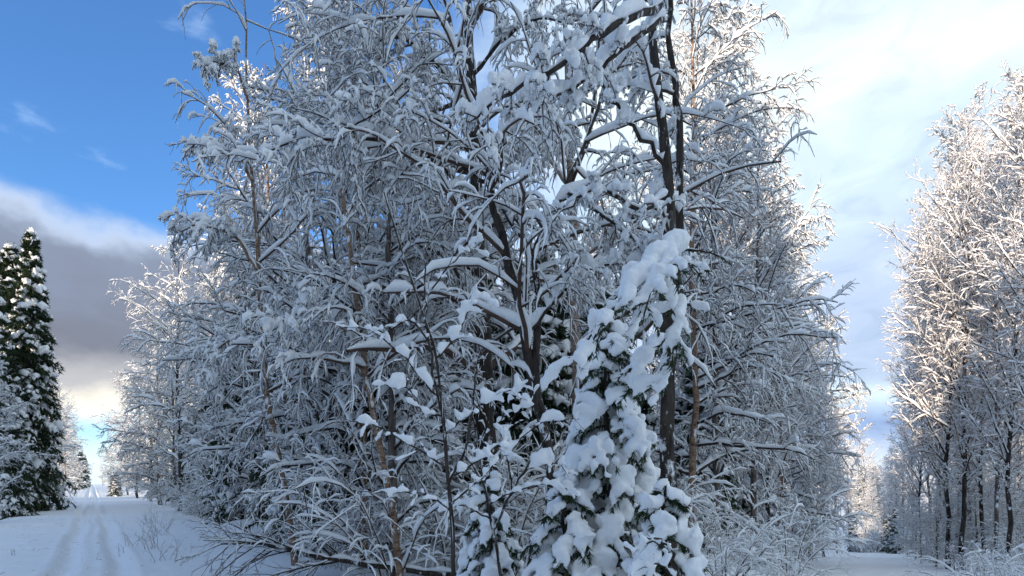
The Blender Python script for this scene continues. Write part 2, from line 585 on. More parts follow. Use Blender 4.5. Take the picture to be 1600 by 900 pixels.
# ------------------------------------------------------------------ spruces
def needles(mb, P, R, per, size, rng, mat=0, spreadr=0.05):
    """small needle sprays along strands: thin triangles pointing outward and forward"""
    B, N = P.shape[:2]
    t = rng.random((B, per)) * (N - 1.001)
    i = t.astype(int); f = (t - i)[..., None]
    bi = np.arange(B)[:, None]
    p = P[bi, i] * (1 - f) + P[bi, i + 1] * f
    tg = norm(P[bi, i + 1] - P[bi, i])
    r = norm(rng.normal(size=p.shape) * [1, 1, 0.8])
    d = norm(tg * 0.9 + r * 0.9 + np.array([0, 0, -0.25]))
    s = norm(np.cross(d, rng.normal(size=p.shape)))
    L = size * rng.uniform(0.6, 1.4, (B, per, 1))
    a = p + s * L * 0.13
    b = p - s * L * 0.13
    c = p + d * L
    V = np.stack([a, b, c], 2).reshape(-1, 3)
    mb.add(V, np.arange(len(V)).reshape(-1, 3), mat)

def spruce(name, seed, H=15, rad=2.3, whorls=30, per=7, nsz=0.16, nper=26, pads=0.16, base=0.04, pw=1.5, secs=9, bare=0.0, cover=0.75):
    rng = np.random.default_rng(seed)
    n0 = 12
    tz = np.linspace(0, 1, n0)
    P0 = np.stack([np.cumsum(rng.normal(size=n0)) * 0.015, np.cumsum(rng.normal(size=n0)) * 0.015, tz * H - 0.3], -1)[None]
    R0 = (H * 0.011 * (1 - tz) + 0.012)[None]
    zs, azs, Ls = [], [], []
    for w in range(whorls):
        t = base + (1 - base) * (w + 0.5) / whorls
        t = t ** 0.92
        for k in range(per):
            if rng.random() < bare * (1 - t):
                continue
            zs.append(min(t + rng.normal() * 0.008, 0.995))
            azs.append(k * 6.283 / per + w * 1.3 + rng.normal() * 0.25)
            Ls.append(rad * (1 - t) ** 0.8 * rng.uniform(0.72, 1.15) + 0.12)
    zs, azs, Ls = map(np.array, (zs, azs, Ls))
    B, n = len(zs), 7
    P1 = np.empty((B, n, 3))
    x0 = np.interp(zs, tz, P0[0, :, 0]); y0 = np.interp(zs, tz, P0[0, :, 1])
    cur = np.stack([x0, y0, zs * H - 0.3], -1)
    P1[:, 0] = cur
    pitch = np.where(zs > 0.85, 0.5, 0.05 - 0.35 * (1 - zs)) + rng.normal(size=B) * 0.08
    d = np.stack([np.cos(azs), np.sin(azs), pitch], -1)
    for i in range(1, n):
        d = norm(d + np.array([0, 0, -0.17]) * (1.2 - zs)[:, None] + (np.array([0, 0, 0.22]) if i > 4 else 0) + rng.normal(size=d.shape) * 0.05)
        cur = cur + d * (Ls / (n - 1))[:, None]
        P1[:, i] = cur
    R1 = (0.012 + Ls * 0.008)[:, None] * np.linspace(1, 0.25, n)[None]
    P2, R2 = grow(P1, R1, secs, rng, 0.15, 1, (35, 62), 0.42, 0.55, 4, 0.35, 0.08, flat=True, rr=0.6, rmin=0.004, jit=0.35)
    root = thing(name, '', 'tree')
    mb = MB(); tubes(mb, P0, R0, 8, 0, 0.04, rng)
    mb.build('trunk', M_BARK, root)
    mb = MB()
    tubes(mb, P1, R1, 3, 1); 
    needles(mb, P1, R1, nper, nsz, rng, 0); needles(mb, P2, R2, max(6, int(nper * 0.7)), nsz, rng, 0)
    mb.build('foliage', [M_NEEDLE, M_TWIG], root, kind='stuff')
    mb = MB()
    k1 = rng.random(len(P1)) < cover; k2 = np.repeat(k1, secs) & (rng.random(len(P2)) < 0.85)
    up_ = np.array([0, 0, nsz * 0.28])
    snow(mb, P1[k1, 2:] + up_, R1[k1, 2:], pads * 1.15, rng, 6, 0, n=8, wide=pw, gap=0.3, lump=0.7)
    snow(mb, P2[k2, 1:] + up_, R2[k2, 1:], pads * 0.85, rng, 4, 0, n=5, wide=pw, gap=0.3, lump=0.6)
    mb.build('snow_cover', M_SNOW, root, kind='stuff')
    return root

# ------------------------------------------------------------------ shrubs
def shrub(name, seed, H=1.8, stems=9, hs=1.0, droop=0.6, dens=1.0, twig=None):
    rng = np.random.default_rng(seed)
    az = rng.random(stems) * 6.283
    P, R = [], []
    n = 8
    cur = np.stack([np.cos(az) * 0.12, np.sin(az) * 0.12, np.full(stems, -0.1)], -1)
    tilt = rng.uniform(0.15, 0.75, stems)
    d = norm(np.stack([np.cos(az) * tilt, np.sin(az) * tilt, np.ones(stems)], -1))
    L = H * rng.uniform(0.6, 1.25, stems)
    P0 = np.empty((stems, n, 3)); P0[:, 0] = cur
    for i in range(1, n):
        d = norm(d + np.array([0, 0, -0.13 * droop]) * i / 2 + rng.normal(size=d.shape) * 0.07)
        cur = cur + d * (L / (n - 1))[:, None]
        P0[:, i] = cur
    R0 = (0.004 + H * 0.005) * np.linspace(1, 0.35, n)[None] * np.ones((stems, 1))
    P1, R1 = grow(P0, R0, int(9 * dens), rng, 0.15, 1, (30, 65), 0.42, 0.5, 5, 0.5 * droop, 0.14, rr=0.6, rmin=0.0025)
    P2, R2 = grow(P1, R1, int(4 * dens), rng, 0.1, 1, (30, 65), 0.45, 0.4, 4, 0.6 * droop, 0.15, rr=0.6, rmin=0.002)
    root = thing(name, '', 'shrub')
    mb = MB(); tubes(mb, P0, R0, 4); tubes(mb, P1, R1, 3); tubes(mb, P2, R2, 3)
    mb.build('stems', twig or M_TWIG, root, kind='stuff')
    mb = MB()
    snow(mb, P0, R0, 0.045 * hs, rng, 5, 0, n=12)
    snow(mb, P1, R1, 0.036 * hs, rng, 4, 0, n=6)
    snow(mb, P2, R2, 0.028 * hs, rng, 4, 0)
    mb.build('snow_cover', M_SNOW, root, kind='stuff')
    return root


# ------------------------------------------------------------------ prototypes
T_BIRCH = [deciduous('birch_tree', 11, 12, 0.10, 1.0, 1.0, M_BARK_G, hs=1.1, limbs=46, spread=0.20),
           deciduous('birch_tree', 12, 12, 0.09, 1.15, 1.0, M_TAN, hs=1.1, limbs=44, spread=0.18),
           deciduous('birch_tree', 13, 12, 0.12, 0.85, 0.9, M_BARK, hs=1.15, limbs=42, spread=0.22, lean=0.7)]
T_UP = [deciduous('bare_tree', 21, 16, 0.08, 1.0, 1.0, M_BARK, M_TWIG_R, hs=1.05, limbs=56, first=0.17, spread=0.15, upright=True),
        deciduous('bare_tree', 22, 16, 0.07, 1.0, 1.0, M_BARK_G, M_TWIG_R, hs=1.0, limbs=54, first=0.17, spread=0.13, upright=True)]
T_SPR = [spruce('spruce_tree', 31, 15.5, 2.7, 36, 8, nsz=0.22, nper=30, pads=0.2, cover=0.55, secs=9),
         spruce('spruce_tree', 32, 9, 2.1, 22, 8, nsz=0.2, nper=26, pads=0.2, cover=0.65, secs=9)]
T_SHR = [shrub('snowy_shrub', 41, 1.8, 12, 1.1), shrub('snowy_shrub', 42, 2.6, 9, 1.2, 0.9)]

ORD = ['first', 'second', 'third', 'fourth', 'fifth', 'sixth', 'seventh', 'eighth', 'ninth', 'tenth', 'eleventh',
       'twelfth', 'thirteenth', 'fourteenth', 'fifteenth', 'sixteenth', 'seventeenth', 'eighteenth', 'nineteenth', 'twentieth']
R_ = random.Random(5)

def put(proto, Hp, px, Y, top, name, label, cat='tree', group=None, rz=None, wide=1.0):
    x = (px - 800) / F * Y
    gz = float(ground_z(x, Y))
    ztop = CAMZ + (HOR - top) / F * Y
    s = (ztop - gz) / (Hp - 0.3)
    return place(proto, name, label, cat, (x, Y, gz), R_.uniform(0, 6.28) if rz is None else rz, (s * wide, s * wide, s), group)

# right-hand edge of the left track, from near to far
row = [(620, 10, -90, 0), (570, 11.5, -60, 1), (520, 13.5, -30, 2), (478, 16, 20, 0), (430, 19, 100, 1), (385, 22, 210, 0),
       (330, 26, 330, 0), (280, 31, 390, 2), (270, 36, 470, 0), (250, 42, 500, 1), (235, 50, 540, 0), (216, 60, 580, 2),
       (200, 74, 625, 0), (188, 92, 660, 0), (174, 118, 692, 1), (161, 160, 724, 0)]
for i, (px, Y, top, k) in enumerate(row):
    put(T_BIRCH[k], 12, px, Y, top, 'birch_tree',
        'snow-laden drooping birch edging the left track, %s from the fallen branch' % ORD[i],
        group='birches along the near edge of the left track', wide=0.75 if Y < 40 else 0.95)

# left-hand edge of the left track
put(T_SPR[0], 15.5, 47, 32, 368, 'spruce_tree', 'tall dark spruce with snow clumps and pointed top beside the left track', group='spruces left of the track', wide=0.85)
put(T_SPR[0], 15.5, 14, 35, 388, 'spruce_tree', 'slightly shorter spruce half hidden behind the tallest track-side spruce', group='spruces left of the track', rz=2.0)
put(T_SPR[0], 15.5, -32, 29, 350, 'spruce_tree', 'dark spruce cut by the left edge of the picture', group='spruces left of the track', rz=4.0)
put(T_SPR[1], 9, 20, 27, 640, 'spruce_tree', 'low young spruce at the foot of the tall dark spruces', group='spruces left of the track', rz=4.0)
for i, (px, Y, top, k) in enumerate([(82, 48, 590, 0), (92, 62, 600, 1), (101, 80, 640, 0), (108, 100, 665, 1), (116, 125, 690, 0)]):
    put(T_UP[k], 16, px, Y, top, 'bare_tree', 'pale frosted bare tree beyond the dark spruces left of the track, %s from them' % ORD[i],
        group='frosted trees left of the track')
for i, (px, Y, top) in enumerate([(126, 118, 705), (132, 140, 712), (121, 105, 715)]):
    put(T_SPR[1], 9, px, Y, top, 'spruce_tree', 'small far dark spruce left of the track, %s from the track end' % ORD[i], group='far spruces left of the track')
put(T_SPR[1], 9, 180, 66, 738, 'spruce_tree', 'squat dark spruce at the far right edge of the left track', wide=1.6)

# left wall of the right clearing
row = [(1076, 17, -60, 1, 1), (1112, 20, 70, 0, 1), (1095, 26, 60, 0, 0), (1140, 24, 150, 1, 0), (1172, 24, 215, 0, 1), (1150, 30, 240, 1, 1), (1202, 29, 300, 0, 0), (1215, 33, 370, 1, 1), (1242, 37, 430, 0, 1), (1230, 44, 420, 1, 0),
       (1264, 43, 540, 0, 0), (1288, 52, 600, 2, 1), (1308, 62, 640, 1, 0), (1326, 76, 690, 0, 0)]
for i, (px, Y, top, k, d) in enumerate(row):
    pr, Hp = (T_BIRCH[k], 12) if d else (T_UP[k % 2], 16)
    put(pr, Hp, px, Y, top, 'birch_tree' if d else 'bare_tree',
        'snow-covered tree walling the left side of the right-hand clearing, %s from its near end' % ORD[i],
        group='trees on the left of the right clearing', wide=0.78 if d else 1.0)
# right wall of the right clearing
row = [(1645, 20, 60, 0), (1610, 24, 110, 1), (1578, 25, 190, 0), (1552, 27, 235, 1), (1535, 29, 260, 0), (1590, 32, 160, 1), (1482, 31, 215, 0), (1505, 29, 170, 0), (1518, 34, 200, 1),
       (1556, 38, 220, 0), (1490, 41, 260, 1), (1460, 38, 310, 1), (1474, 48, 350, 0), (1448, 52, 400, 1),
       (1438, 46, 490, 0), (1424, 56, 585, 1), (1411, 68, 650, 0), (1400, 82, 700, 1)]
for i, (px, Y, top, k) in enumerate(row):
    put(T_UP[k], 16, px, Y, top, 'bare_tree', 'russet-topped bare tree walling the right side of the clearing, %s from its near end' % ORD[i],
        group='trees on the right of the right clearing', wide=0.84)
# end of the clearing
for i, (px, Y, s, k) in enumerate([(1345, 66, 1.7, 0), (1355, 68, 2.2, 1), (1366, 67, 2.3, 0), (1376, 69, 2.0, 1)]):
    place(T_SHR[k], 'snowy_shrub', 'golden sunlit thicket closing the far end of the right clearing, %s from the left' % ORD[i], 'shrub',
          ((px - 800) / F * Y, Y, float(ground_z((px - 800) / F * Y, Y))), i * 1.3, s, 'sunlit thicket closing the clearing')
for i, (px, Y, top) in enumerate([(1387, 66, 806), (1399, 63, 796), (1334, 70, 800)]):
    put(T_SPR[1], 9, px, Y, top, 'spruce_tree', ['dark spruce beside the golden thicket closing the right clearing', 'dark spruce at the right foot of the far clearing end', 'dark spruce left of the golden thicket at the clearing end'][i], group='spruces closing the clearing')
for i, (px, Y, top, k) in enumerate([(1352, 84, 690, 0), (1392, 90, 700, 1), (1372, 92, 745, 0), (1362, 80, 760, 1), (1380, 82, 775, 0)]):
    put(T_UP[k], 16, px, Y, top, 'bare_tree', 'pale frosted tree rising behind the golden thicket, %s' % ['tallest on the left', 'tall on the right', 'low in the middle', 'lowest beside the tall left one', 'lowest of all on the right'][i], group='frosted trees behind the clearing end', wide=1.5)

# interior rows behind the front of the near forest
k = 0
pts = []
tries = 0
while len(pts) < 90 and tries < 6000:
    tries += 1
    Y = 12 + 70 * R_.random() ** 1.3
    X = R_.uniform(-0.75 * Y, 1.1 * Y)
    u = (X - TRK * Y) / 1.253
    w = (X - TRK2 * Y) / 1.191
    if u < 6.5 or -8 < w < 8 or (w > 0 and Y < 26) or (X / Y > 0.2 and w < 0 and Y < 20):
        continue
    if any((X - a) ** 2 + (Y - b) ** 2 < (2.4 + Y * 0.03) ** 2 for a, b in pts):
        continue
    pts.append((X, Y))
for X, Y in pts:
    c = R_.random()
    px = 800 + X / Y * F
    gz = float(ground_z(X, Y))
    right = px > 1060
    if c < 0.42:
        pr, nm, lb, g, s = T_BIRCH[R_.randrange(3)], 'birch_tree', 'snow-laden birch deep inside the stand, one of many behind the front rows', 'birches deep inside the stand', R_.uniform(0.9, 1.25)
    elif c < 0.72 or right:
        pr, nm, lb, g, s = T_UP[R_.randrange(2)], 'bare_tree', 'bare frosted tree deep inside the stand, one of many behind the front rows', 'bare trees deep inside the stand', R_.uniform(0.8, 1.05)
    else:
        pr, nm, lb, g, s = T_SPR[R_.randrange(2)], 'spruce_tree', 'dark snowy spruce deep inside the stand, one of many behind the front rows', 'spruces deep inside the stand', R_.uniform(0.7, 1.0)
    where = 'near forest' if px < 1062 else 'wood left of the right clearing' if X < TRK2 * Y else 'wood right of the right clearing'
    place(pr, nm, lb.replace('inside the stand', 'in the ' + where).replace(', one of many behind the front rows', ', behind front rows'), 'tree', (X, Y, gz),
          R_.uniform(0, 6.28), s, g.replace('the stand', 'the ' + where))

# dark spruces added to darken the gaps between the near trunks
for px, Y, H in [(470, 17, 8), (540, 15, 6), (600, 17, 9), (655, 14.5, 5), (700, 18, 10), (805, 16, 8), (850, 19, 10), (945, 15, 7), 
                 (380, 23, 8), (330, 33, 8), (300, 42, 8), (1095, 22, 9), (1140, 30, 9), (575, 24, 11), (760, 25, 11), (900, 26, 12)]:
    x = (px - 800) / F * Y
    place(T_SPR[1], 'spruce_tree', 'snowy spruce added to darken gaps between the first trunks ' + ('of the near forest' if px < 1062 else 'left of the right clearing'), 'tree', (x, Y, float(ground_z(x, Y))), R_.uniform(0, 6.28), H / 9, 'spruces darkening the gaps ' + ('of the near forest' if px < 1062 else 'left of the right clearing'))
# trees and brush crowding the left edge of the left track
for i, (px, Y, top, k) in enumerate([(62, 41, 560, 1), (-20, 22, 560, 0), (100, 68, 650, 1), (112, 90, 680, 0)]):
    put(T_BIRCH[k], 12, px, Y, top, 'birch_tree', 'snowy birch left of the left track, %s' % ['just beyond the tall dark spruces', 'cut by the picture edge before the spruces', 'half way to the track end', 'near the track end'][i], group='birches left of the track')
for i in range(26):
    Y = 13 + 70 * (i / 26) ** 1.2
    u = R_.uniform(-7.4, -5.0)
    X = TRK * Y + u * 1.253
    place(T_SHR[R_.randrange(2)], 'snowy_shrub', 'low snowy brush lining the ditch left of the track', 'shrub',
          (X, Y, float(ground_z(X, Y))), R_.uniform(0, 6.28), R_.uniform(0.45, 0.9), 'brush lining the ditch left of the track')

for i, (px, Y, H, k) in enumerate([(1440, 36, 4.5, 1), (1462, 33, 5, 0), (1500, 31, 4, 1), (1525, 30, 5.5, 0), (1550, 31, 4, 1), (1580, 28, 5, 0), (1600, 30, 4, 1),
                                   (1430, 44, 5, 0), (1452, 46, 6, 1), (1485, 42, 6, 0), (1515, 40, 6.5, 1), (1545, 42, 6, 0), (1570, 38, 6, 1), (1595, 42, 7, 0), (1418, 54, 5, 1),
                                   (1250, 33, 4, 1), (1270, 40, 4.5, 0), (1225, 27, 4, 1)]):
    x = (px - 800) / F * Y
    side = 'right' if px > 1360 else 'left'
    place(T_BIRCH[k], 'young_birch', 'low frosted young birch between the trunks on the %s of the right clearing' % side, 'tree',
          (x, Y, float(ground_z(x, Y))), R_.uniform(0, 6.28), H / 12 if side == 'left' else (H / 10, H / 10, H / 12), 'young birches on the %s of the right clearing' % side)

# undergrowth shrubs
k = 0
tries = 0
sp = []
while len(sp) < 150 and tries < 6000:
    tries += 1
    Y = 9 + 50 * R_.random() ** 1.6
    X = R_.uniform(-0.95 * Y, 1.0 * Y)
    u = (X - TRK * Y) / 1.253
    w = (X - TRK2 * Y) / 1.191
    if (-5.2 < u < 3.9) or (-3.2 < w < 3.2 and Y > 14) or u < -9 or 1245 < 800 + X / Y * F < 1450 - max(0, Y - 30):
        continue
    if any((X - a) ** 2 + (Y - b) ** 2 < 1.0 for a, b in sp):
        continue
    sp.append((X, Y))
for X, Y in sp:
    px = 800 + X / Y * F
    w = (X - TRK2 * Y) / 1.191
    where = ('beneath the birches edging the left track' if px < 460 else 'under the trees left of the right clearing' if w < 0 and px > 1060
             else 'at the foot of the trees right of the right clearing' if w > 0 else 'behind the fallen branch and the saplings' if Y < 17 else 'deep among the trunks of the near forest')
    place(T_SHR[R_.randrange(2)], 'snowy_shrub', 'snow-covered brushwood clump ' + where, 'shrub',
          (X, Y, float(ground_z(X, Y))), R_.uniform(0, 6.28), R_.uniform(0.7, 1.3) * (0.62 if px > 1060 and Y < 24 else 1), 'brushwood ' + where)

# ------------------------------------------------------------------ far and rear forest, uncounted
def scatter(name, label, pts, protos, scales, seed):
    rng = np.random.default_rng(seed)
    me = bpy.data.meshes.new(name)
    P = np.array([(x, y, float(ground_z(x, y))) for x, y in pts], np.float32)
    me.vertices.add(len(P)); me.vertices.foreach_set('co', P.reshape(-1))
    a = me.attributes.new('sc', 'FLOAT', 'POINT'); a.data.foreach_set('value', rng.uniform(*scales, len(P)).astype(np.float32))
    a = me.attributes.new('rz', 'FLOAT', 'POINT'); a.data.foreach_set('value', rng.uniform(0, 6.28, len(P)).astype(np.float32))
    o = bpy.data.objects.new(name, me); COL.objects.link(o)
    o['label'] = label; o['category'] = 'forest'; o['kind'] = 'stuff'
    ng = bpy.data.node_groups.new(name, 'GeometryNodeTree')
    ng.interface.new_socket('Geometry', in_out='INPUT', socket_type='NodeSocketGeometry')
    ng.interface.new_socket('Geometry', in_out='OUTPUT', socket_type='NodeSocketGeometry')
    N, L = ng.nodes, ng.links
    gi = N.new('NodeGroupInput'); go = N.new('NodeGroupOutput')
    g2i = N.new('GeometryNodeGeometryToInstance')
    for pr in protos:
        j = N.new('GeometryNodeJoinGeometry')
        for ch in pr.children:
            oi = N.new('GeometryNodeObjectInfo'); oi.inputs['Object'].default_value = ch
            oi.inputs['As Instance'].default_value = True
            oi.transform_space = 'ORIGINAL'
            L.new(oi.outputs['Geometry'], j.inputs[0])
        g1 = N.new('GeometryNodeGeometryToInstance')
        L.new(j.outputs[0], g1.inputs[0])
        L.new(g1.outputs[0], g2i.inputs[0]) if False else None
        pr['_g'] = 0
        if 'last' not in locals():
            last = N.new('GeometryNodeJoinGeometry')
        L.new(g1.outputs[0], last.inputs[0])
        del pr['_g']
    iop = N.new('GeometryNodeInstanceOnPoints')
    L.new(gi.outputs[0], iop.inputs['Points'])
    L.new(last.outputs[0], iop.inputs['Instance'])
    iop.inputs['Pick Instance'].default_value = True
    s = N.new('GeometryNodeInputNamedAttribute'); s.data_type = 'FLOAT'; s.inputs['Name'].default_value = 'sc'
    L.new(s.outputs[0], iop.inputs['Scale'])
    r = N.new('GeometryNodeInputNamedAttribute'); r.data_type = 'FLOAT'; r.inputs['Name'].default_value = 'rz'
    cx = N.new('ShaderNodeCombineXYZ'); L.new(r.outputs[0], cx.inputs[2])
    L.new(cx.outputs[0], iop.inputs['Rotation'])
    L.new(iop.outputs[0], go.inputs[0])
    md = o.modifiers.new('scatter', 'NODES'); md.node_group = ng
    return o

# unseen stand behind the viewer, shaped to keep low sun off the near trees
rear = []
for x in np.arange(-150, 40, 3.0):
    for y0 in (-30, -34.5, -39):
        xx, yy = x + R_.uniform(-1, 1), y0 + R_.uniform(-1.5, 1.5) - 0.1 * abs(x)
        # the left track runs on behind the viewer
        rear.append((xx, yy))
scatter('forest', 'unseen tall spruce stand behind the viewpoint, there to shade the near trees', [q for q in rear if q[0] < -25], [T_SPR[0]], (1.6, 1.8), 3)
scatter('forest', 'unseen spruce stand behind the viewpoint, lower to let sun reach the right clearing', [q for q in rear if q[0] >= -25 and not -20.5 < q[0] < -15], [T_SPR[0]], (1.38, 1.55), 3)  # unseen; height set so the sun catches treetops by the right clearing
scatter('forest', 'unseen low spruces in the sun gap of the stand behind the viewpoint', [q for q in rear if -20.5 < q[0] < -15], [T_SPR[0]], (0.7, 0.82), 3)  # unseen; gap kept low so sun reaches the clearing's far end
scatter('reflecting_birches', 'unseen snow-covered birches added behind the viewpoint to reflect light', [(x + R_.uniform(-1, 1), -25 + R_.uniform(-1.5, 1.5)) for x in np.arange(-90, 40, 3.5) if not -20 < x < -10], [T_BIRCH[0], T_BIRCH[1]], (0.8, 1.15), 5)  # unseen snowy row added to reflect light onto the shaded snow
# distant woods beyond the counted trees
far = []
rr = random.Random(9)
while len(far) < 420:
    Y = 75 + 180 * rr.random()
    X = rr.uniform(-1.15 * Y, 1.15 * Y)
    u = (X - TRK * Y) / 1.253
    w = (X - TRK2 * Y) / 1.191
    if abs(u) < 7 or (abs(w) < 8 and Y < 110):
        continue
    far.append((X, Y))
scatter('far_forest', 'distant snowy woods beyond the near stands', far, [T_BIRCH[0], T_UP[0], T_UP[1], T_SPR[0]], (0.75, 1.0), 4)
# ------------------------------------------------------------------ heavy snow pads
LUMP = bpy.data.textures.new('snow_lumps', 'CLOUDS')
LUMP.noise_scale = 0.06
LUMP.noise_depth = 4

def pad(name, P, R, h, rng, parent, voxel=0.02, wide=1.5, extra=None, lump=0.5, gap=0.08, n=12, disp=0.03):
    mb = MB()
    snow(mb, P, R, h, rng, 8, 0, n=n, wide=wide, gap=gap, lump=lump, minv=0.5, closed=True)
    if extra:
        for (P2, R2, h2) in extra:
            snow(mb, P2, R2, h2, rng, 7, 0, n=7, wide=1.25, gap=0.1, lump=0.45, minv=0.6, closed=True)
    o = mb.build(name, M_SNOW, parent)
    md = o.modifiers.new('merge', 'REMESH')
    md.mode = 'VOXEL'; md.voxel_size = voxel; md.use_smooth_shade = True
    md = o.modifiers.new('lumps', 'DISPLACE')
    md.texture = LUMP; md.strength = disp; md.mid_level = 0.5; md.texture_coords = 'GLOBAL'
    return o

# ------------------------------------------------------------------ single trees one can point at
def hero(name, label, cat, trunks, limbs, seed, mat, levels, hs=1.0, twig=None, k=8, snow_trunk=0.03, wob=0.015, xmax=None, xmin=None, boughs=()):
    """trunks, limbs: (points, radii); levels: list of keyword sets for successive grow() calls with a snow height"""
    rng = np.random.default_rng(seed)
    base = np.array(trunks[0][0][0], float)
    root = thing(name, label, cat, tuple(base))
    def loc(pts):
        return np.asarray(pts, float) - base
    strands = []
    for nm, lst in (('trunk', trunks), ('limb', limbs)):
        for pts, rad in lst:
            n = 22 if nm == 'trunk' else 18
            P, R = line(loc(pts), rad, n, rng, wob)
            mb = MB(); tubes(mb, P, R, k, 0, 0.06, rng)
            o = mb.build(nm, mat, root)
            mb = MB(); snow(mb, P, R, snow_trunk if nm == 'trunk' else 0.085 * hs, rng, 7, 0, n=48, gap=0.15 if nm == 'limb' else 0.45, lump=0.65, minv=0.3 if nm == 'limb' else 0.02)
            mb.build('snow_ridge', M_SNOW, o)
            strands.append((P, R, nm))
    wood, sn = MB(), MB()
    xlo = -9 if xmin is None else xmin
    PP = np.concatenate([resample(P, R, 18)[0] for P, R, nm in strands])
    RR = np.concatenate([resample(P, R, 18)[1] for P, R, nm in strands])
    for li, (kw, h, nk, sk) in enumerate(levels):
        PP, RR = grow(PP, RR, rng=rng, **kw)
        if xmax is not None or xmin is not None:
            sl = (PP[:, -1, 0] + base[0]) / (PP[:, -1, 1] + base[1])
            far = (sl < (9 if xmax is None else xmax)) & (sl > xlo + rng.normal(size=len(sl)) * 0.035)
            PP, RR = PP[far], RR[far]
        tubes(wood, PP, RR, nk)
        snow(sn, PP, RR, h * hs, rng, sk if li < 2 else 3, 0, n=max(PP.shape[1], 6 if li < 2 else 4) if li else 14, **({'gap': 0.2}))
    if wood.n:
        wood.build('twigs', twig or M_TWIG, root, kind='stuff')
        sn.build('snow_cover', M_SNOW, root, kind='stuff')
    for pts, hh in boughs:
        P, R = line(loc(pts), np.linspace(.03, .006, len(pts)), 18, rng, 0.006)
        mb = MB(); tubes(mb, P, R, 6)
        P2, R2 = grow(P, R, 14, rng, 0.3, 1, (30, 70), 0.15, 0.2, 6, 0.4, 0.14, flat=True, rr=0.6, rmin=0.003)
        tubes(mb, P2, R2, 4)
        needles(mb, P2, R2, 50, 0.055, rng, 1)
        b = mb.build('bough', [M_BARK, M_NEEDLE], root)
        pad('snow_roll', P[:, 6:], R[:, 6:], hh * 0.95, rng, b, 0.02, 1.05, [(P2, R2, hh * 0.42)], lump=0.6, n=18, disp=0.05)
    return root

LV = [(dict(m=14, t0=0.25, t1=1, ang=(40, 75), lr=0.30, taper=0.2, n=9, grav=0.45, wig=0.11, rr=0.5, rmin=0.006), 0.07, 5, 6),
      (dict(m=9, t0=0.1, t1=1, ang=(30, 65), lr=0.42, taper=0.45, n=6, grav=0.6, wig=0.13, rr=0.6, rmin=0.006), 0.05, 3, 5),
      (dict(m=5, t0=0.1, t1=1, ang=(30, 65), lr=0.5, taper=0.4, n=5, grav=0.7, wig=0.15, rr=0.6, rmin=0.0045), 0.037, 3, 4)]

def A(Y, *pp):
    return [at(x, y, Y + (d[0] if d else 0)) for x, y, *d in pp]

# dark forked tree leaning left, right of the middle of the near forest
hero('forked_tree', 'dark leaning forked tree with bare black trunk and snow-loaded limbs in the near forest', 'tree',
     [(A(8.6, (872, 920), (864, 770), (842, 640), (824, 540), (802, 440), (778, 345), (762, 275), (742, 180), (712, 90, .3), (690, -20, .6), (670, -120, 1)),
       [.11, .092, .082, .076, .07, .064, .057, .048, .038, .026, .014]),
      (A(8.6, (838, 625), (836, 540), (842, 465), (836, 395), (868, 325), (892, 270), (930, 180, .2), (955, 60, .3), (970, -60, .5)),
       [.066, .06, .055, .05, .042, .034, .028, .02, .012])],
     [(A(8.6, (766, 288), (715, 258), (650, 232, -.3), (580, 216, -.5), (510, 214, -.7), (450, 222, -.9), (400, 250, -1.1)), [.034, .03, .026, .022, .017, .012, .006]),
      (A(8.6, (880, 296), (925, 326, -.2), (975, 362, -.3), (1010, 392, -.4), (1050, 410, -.5)), [.026, .024, .02, .015, .008]),
      (A(8.6, (836, 385), (806, 366), (788, 330, .1), (770, 310, .2), (700, 300, .4), (620, 320, .6)), [.03, .026, .022, .018, .012, .006]),
      (A(8.6, (822, 530), (870, 470, -.2), (915, 425, -.4), (970, 412, -.5), (1030, 415, -.6)), [.022, .019, .016, .012, .006]),
      (A(8.6, (740, 180), (690, 190, -.2), (620, 170, -.4), (560, 190, -.6), (520, 230, -.7)), [.02, .017, .013, .01, .006])],
     101, M_BARK, LV, 1.25, xmin=-0.6)

# thick dark trunk in the middle
hero('broad_tree', 'thickest dark-trunked tree standing upright in the middle of the near forest', 'tree',
     [(A(11.5, (772, 900), (762, 760), (756, 600), (752, 480), (745, 330), (738, 150), (730, -40), (726, -160)), [.24, .2, .185, .17, .14, .11, .07, .03])],
     [(A(11.5, (752, 430), (700, 400, -.5), (640, 400, -1), (570, 440, -1.5)), [.05, .04, .03, .01]),
      (A(11.5, (745, 330), (690, 260, -.5), (640, 240, -1), (590, 260, -1.6)), [.05, .04, .03, .01]),
      (A(11.5, (742, 280), (800, 210, -.3), (850, 190, -1), (900, 200, -1.5)), [.05, .04, .03, .01]),
      (A(11.5, (738, 180), (680, 100, -.4), (630, 60, -1), (570, 70, -1.6)), [.05, .04, .03, .01]),
      (A(11.5, (736, 120), (790, 60, -.5), (840, 30, -.8), (900, 40, -1)), [.04, .03, .02, .01])], 102, M_BARK, LV, 1.2)

hero('birch_tree', 'pale birch with peeling grey-white trunk standing right of the dark forked tree', 'tree',
     [(A(12.5, (908, 900), (905, 740), (901, 600), (897, 450), (893, 310), (888, 150), (880, -20), (876, -140)), [.14, .125, .115, .105, .09, .07, .045, .02])],
     [(A(12.5, (896, 420), (940, 380, -.4), (985, 370, -.8), (1030, 400, -1.4)), [.035, .03, .02, .01]),
      (A(12.5, (892, 300), (850, 240, -.4), (820, 220, -1), (790, 240, -1.5)), [.035, .03, .02, .01]),
      (A(12.5, (888, 160), (930, 90, -.4), (970, 80, -1), (1010, 100, -1.5)), [.035, .03, .02, .01])], 103, M_BIRCH, LV, 1.1)

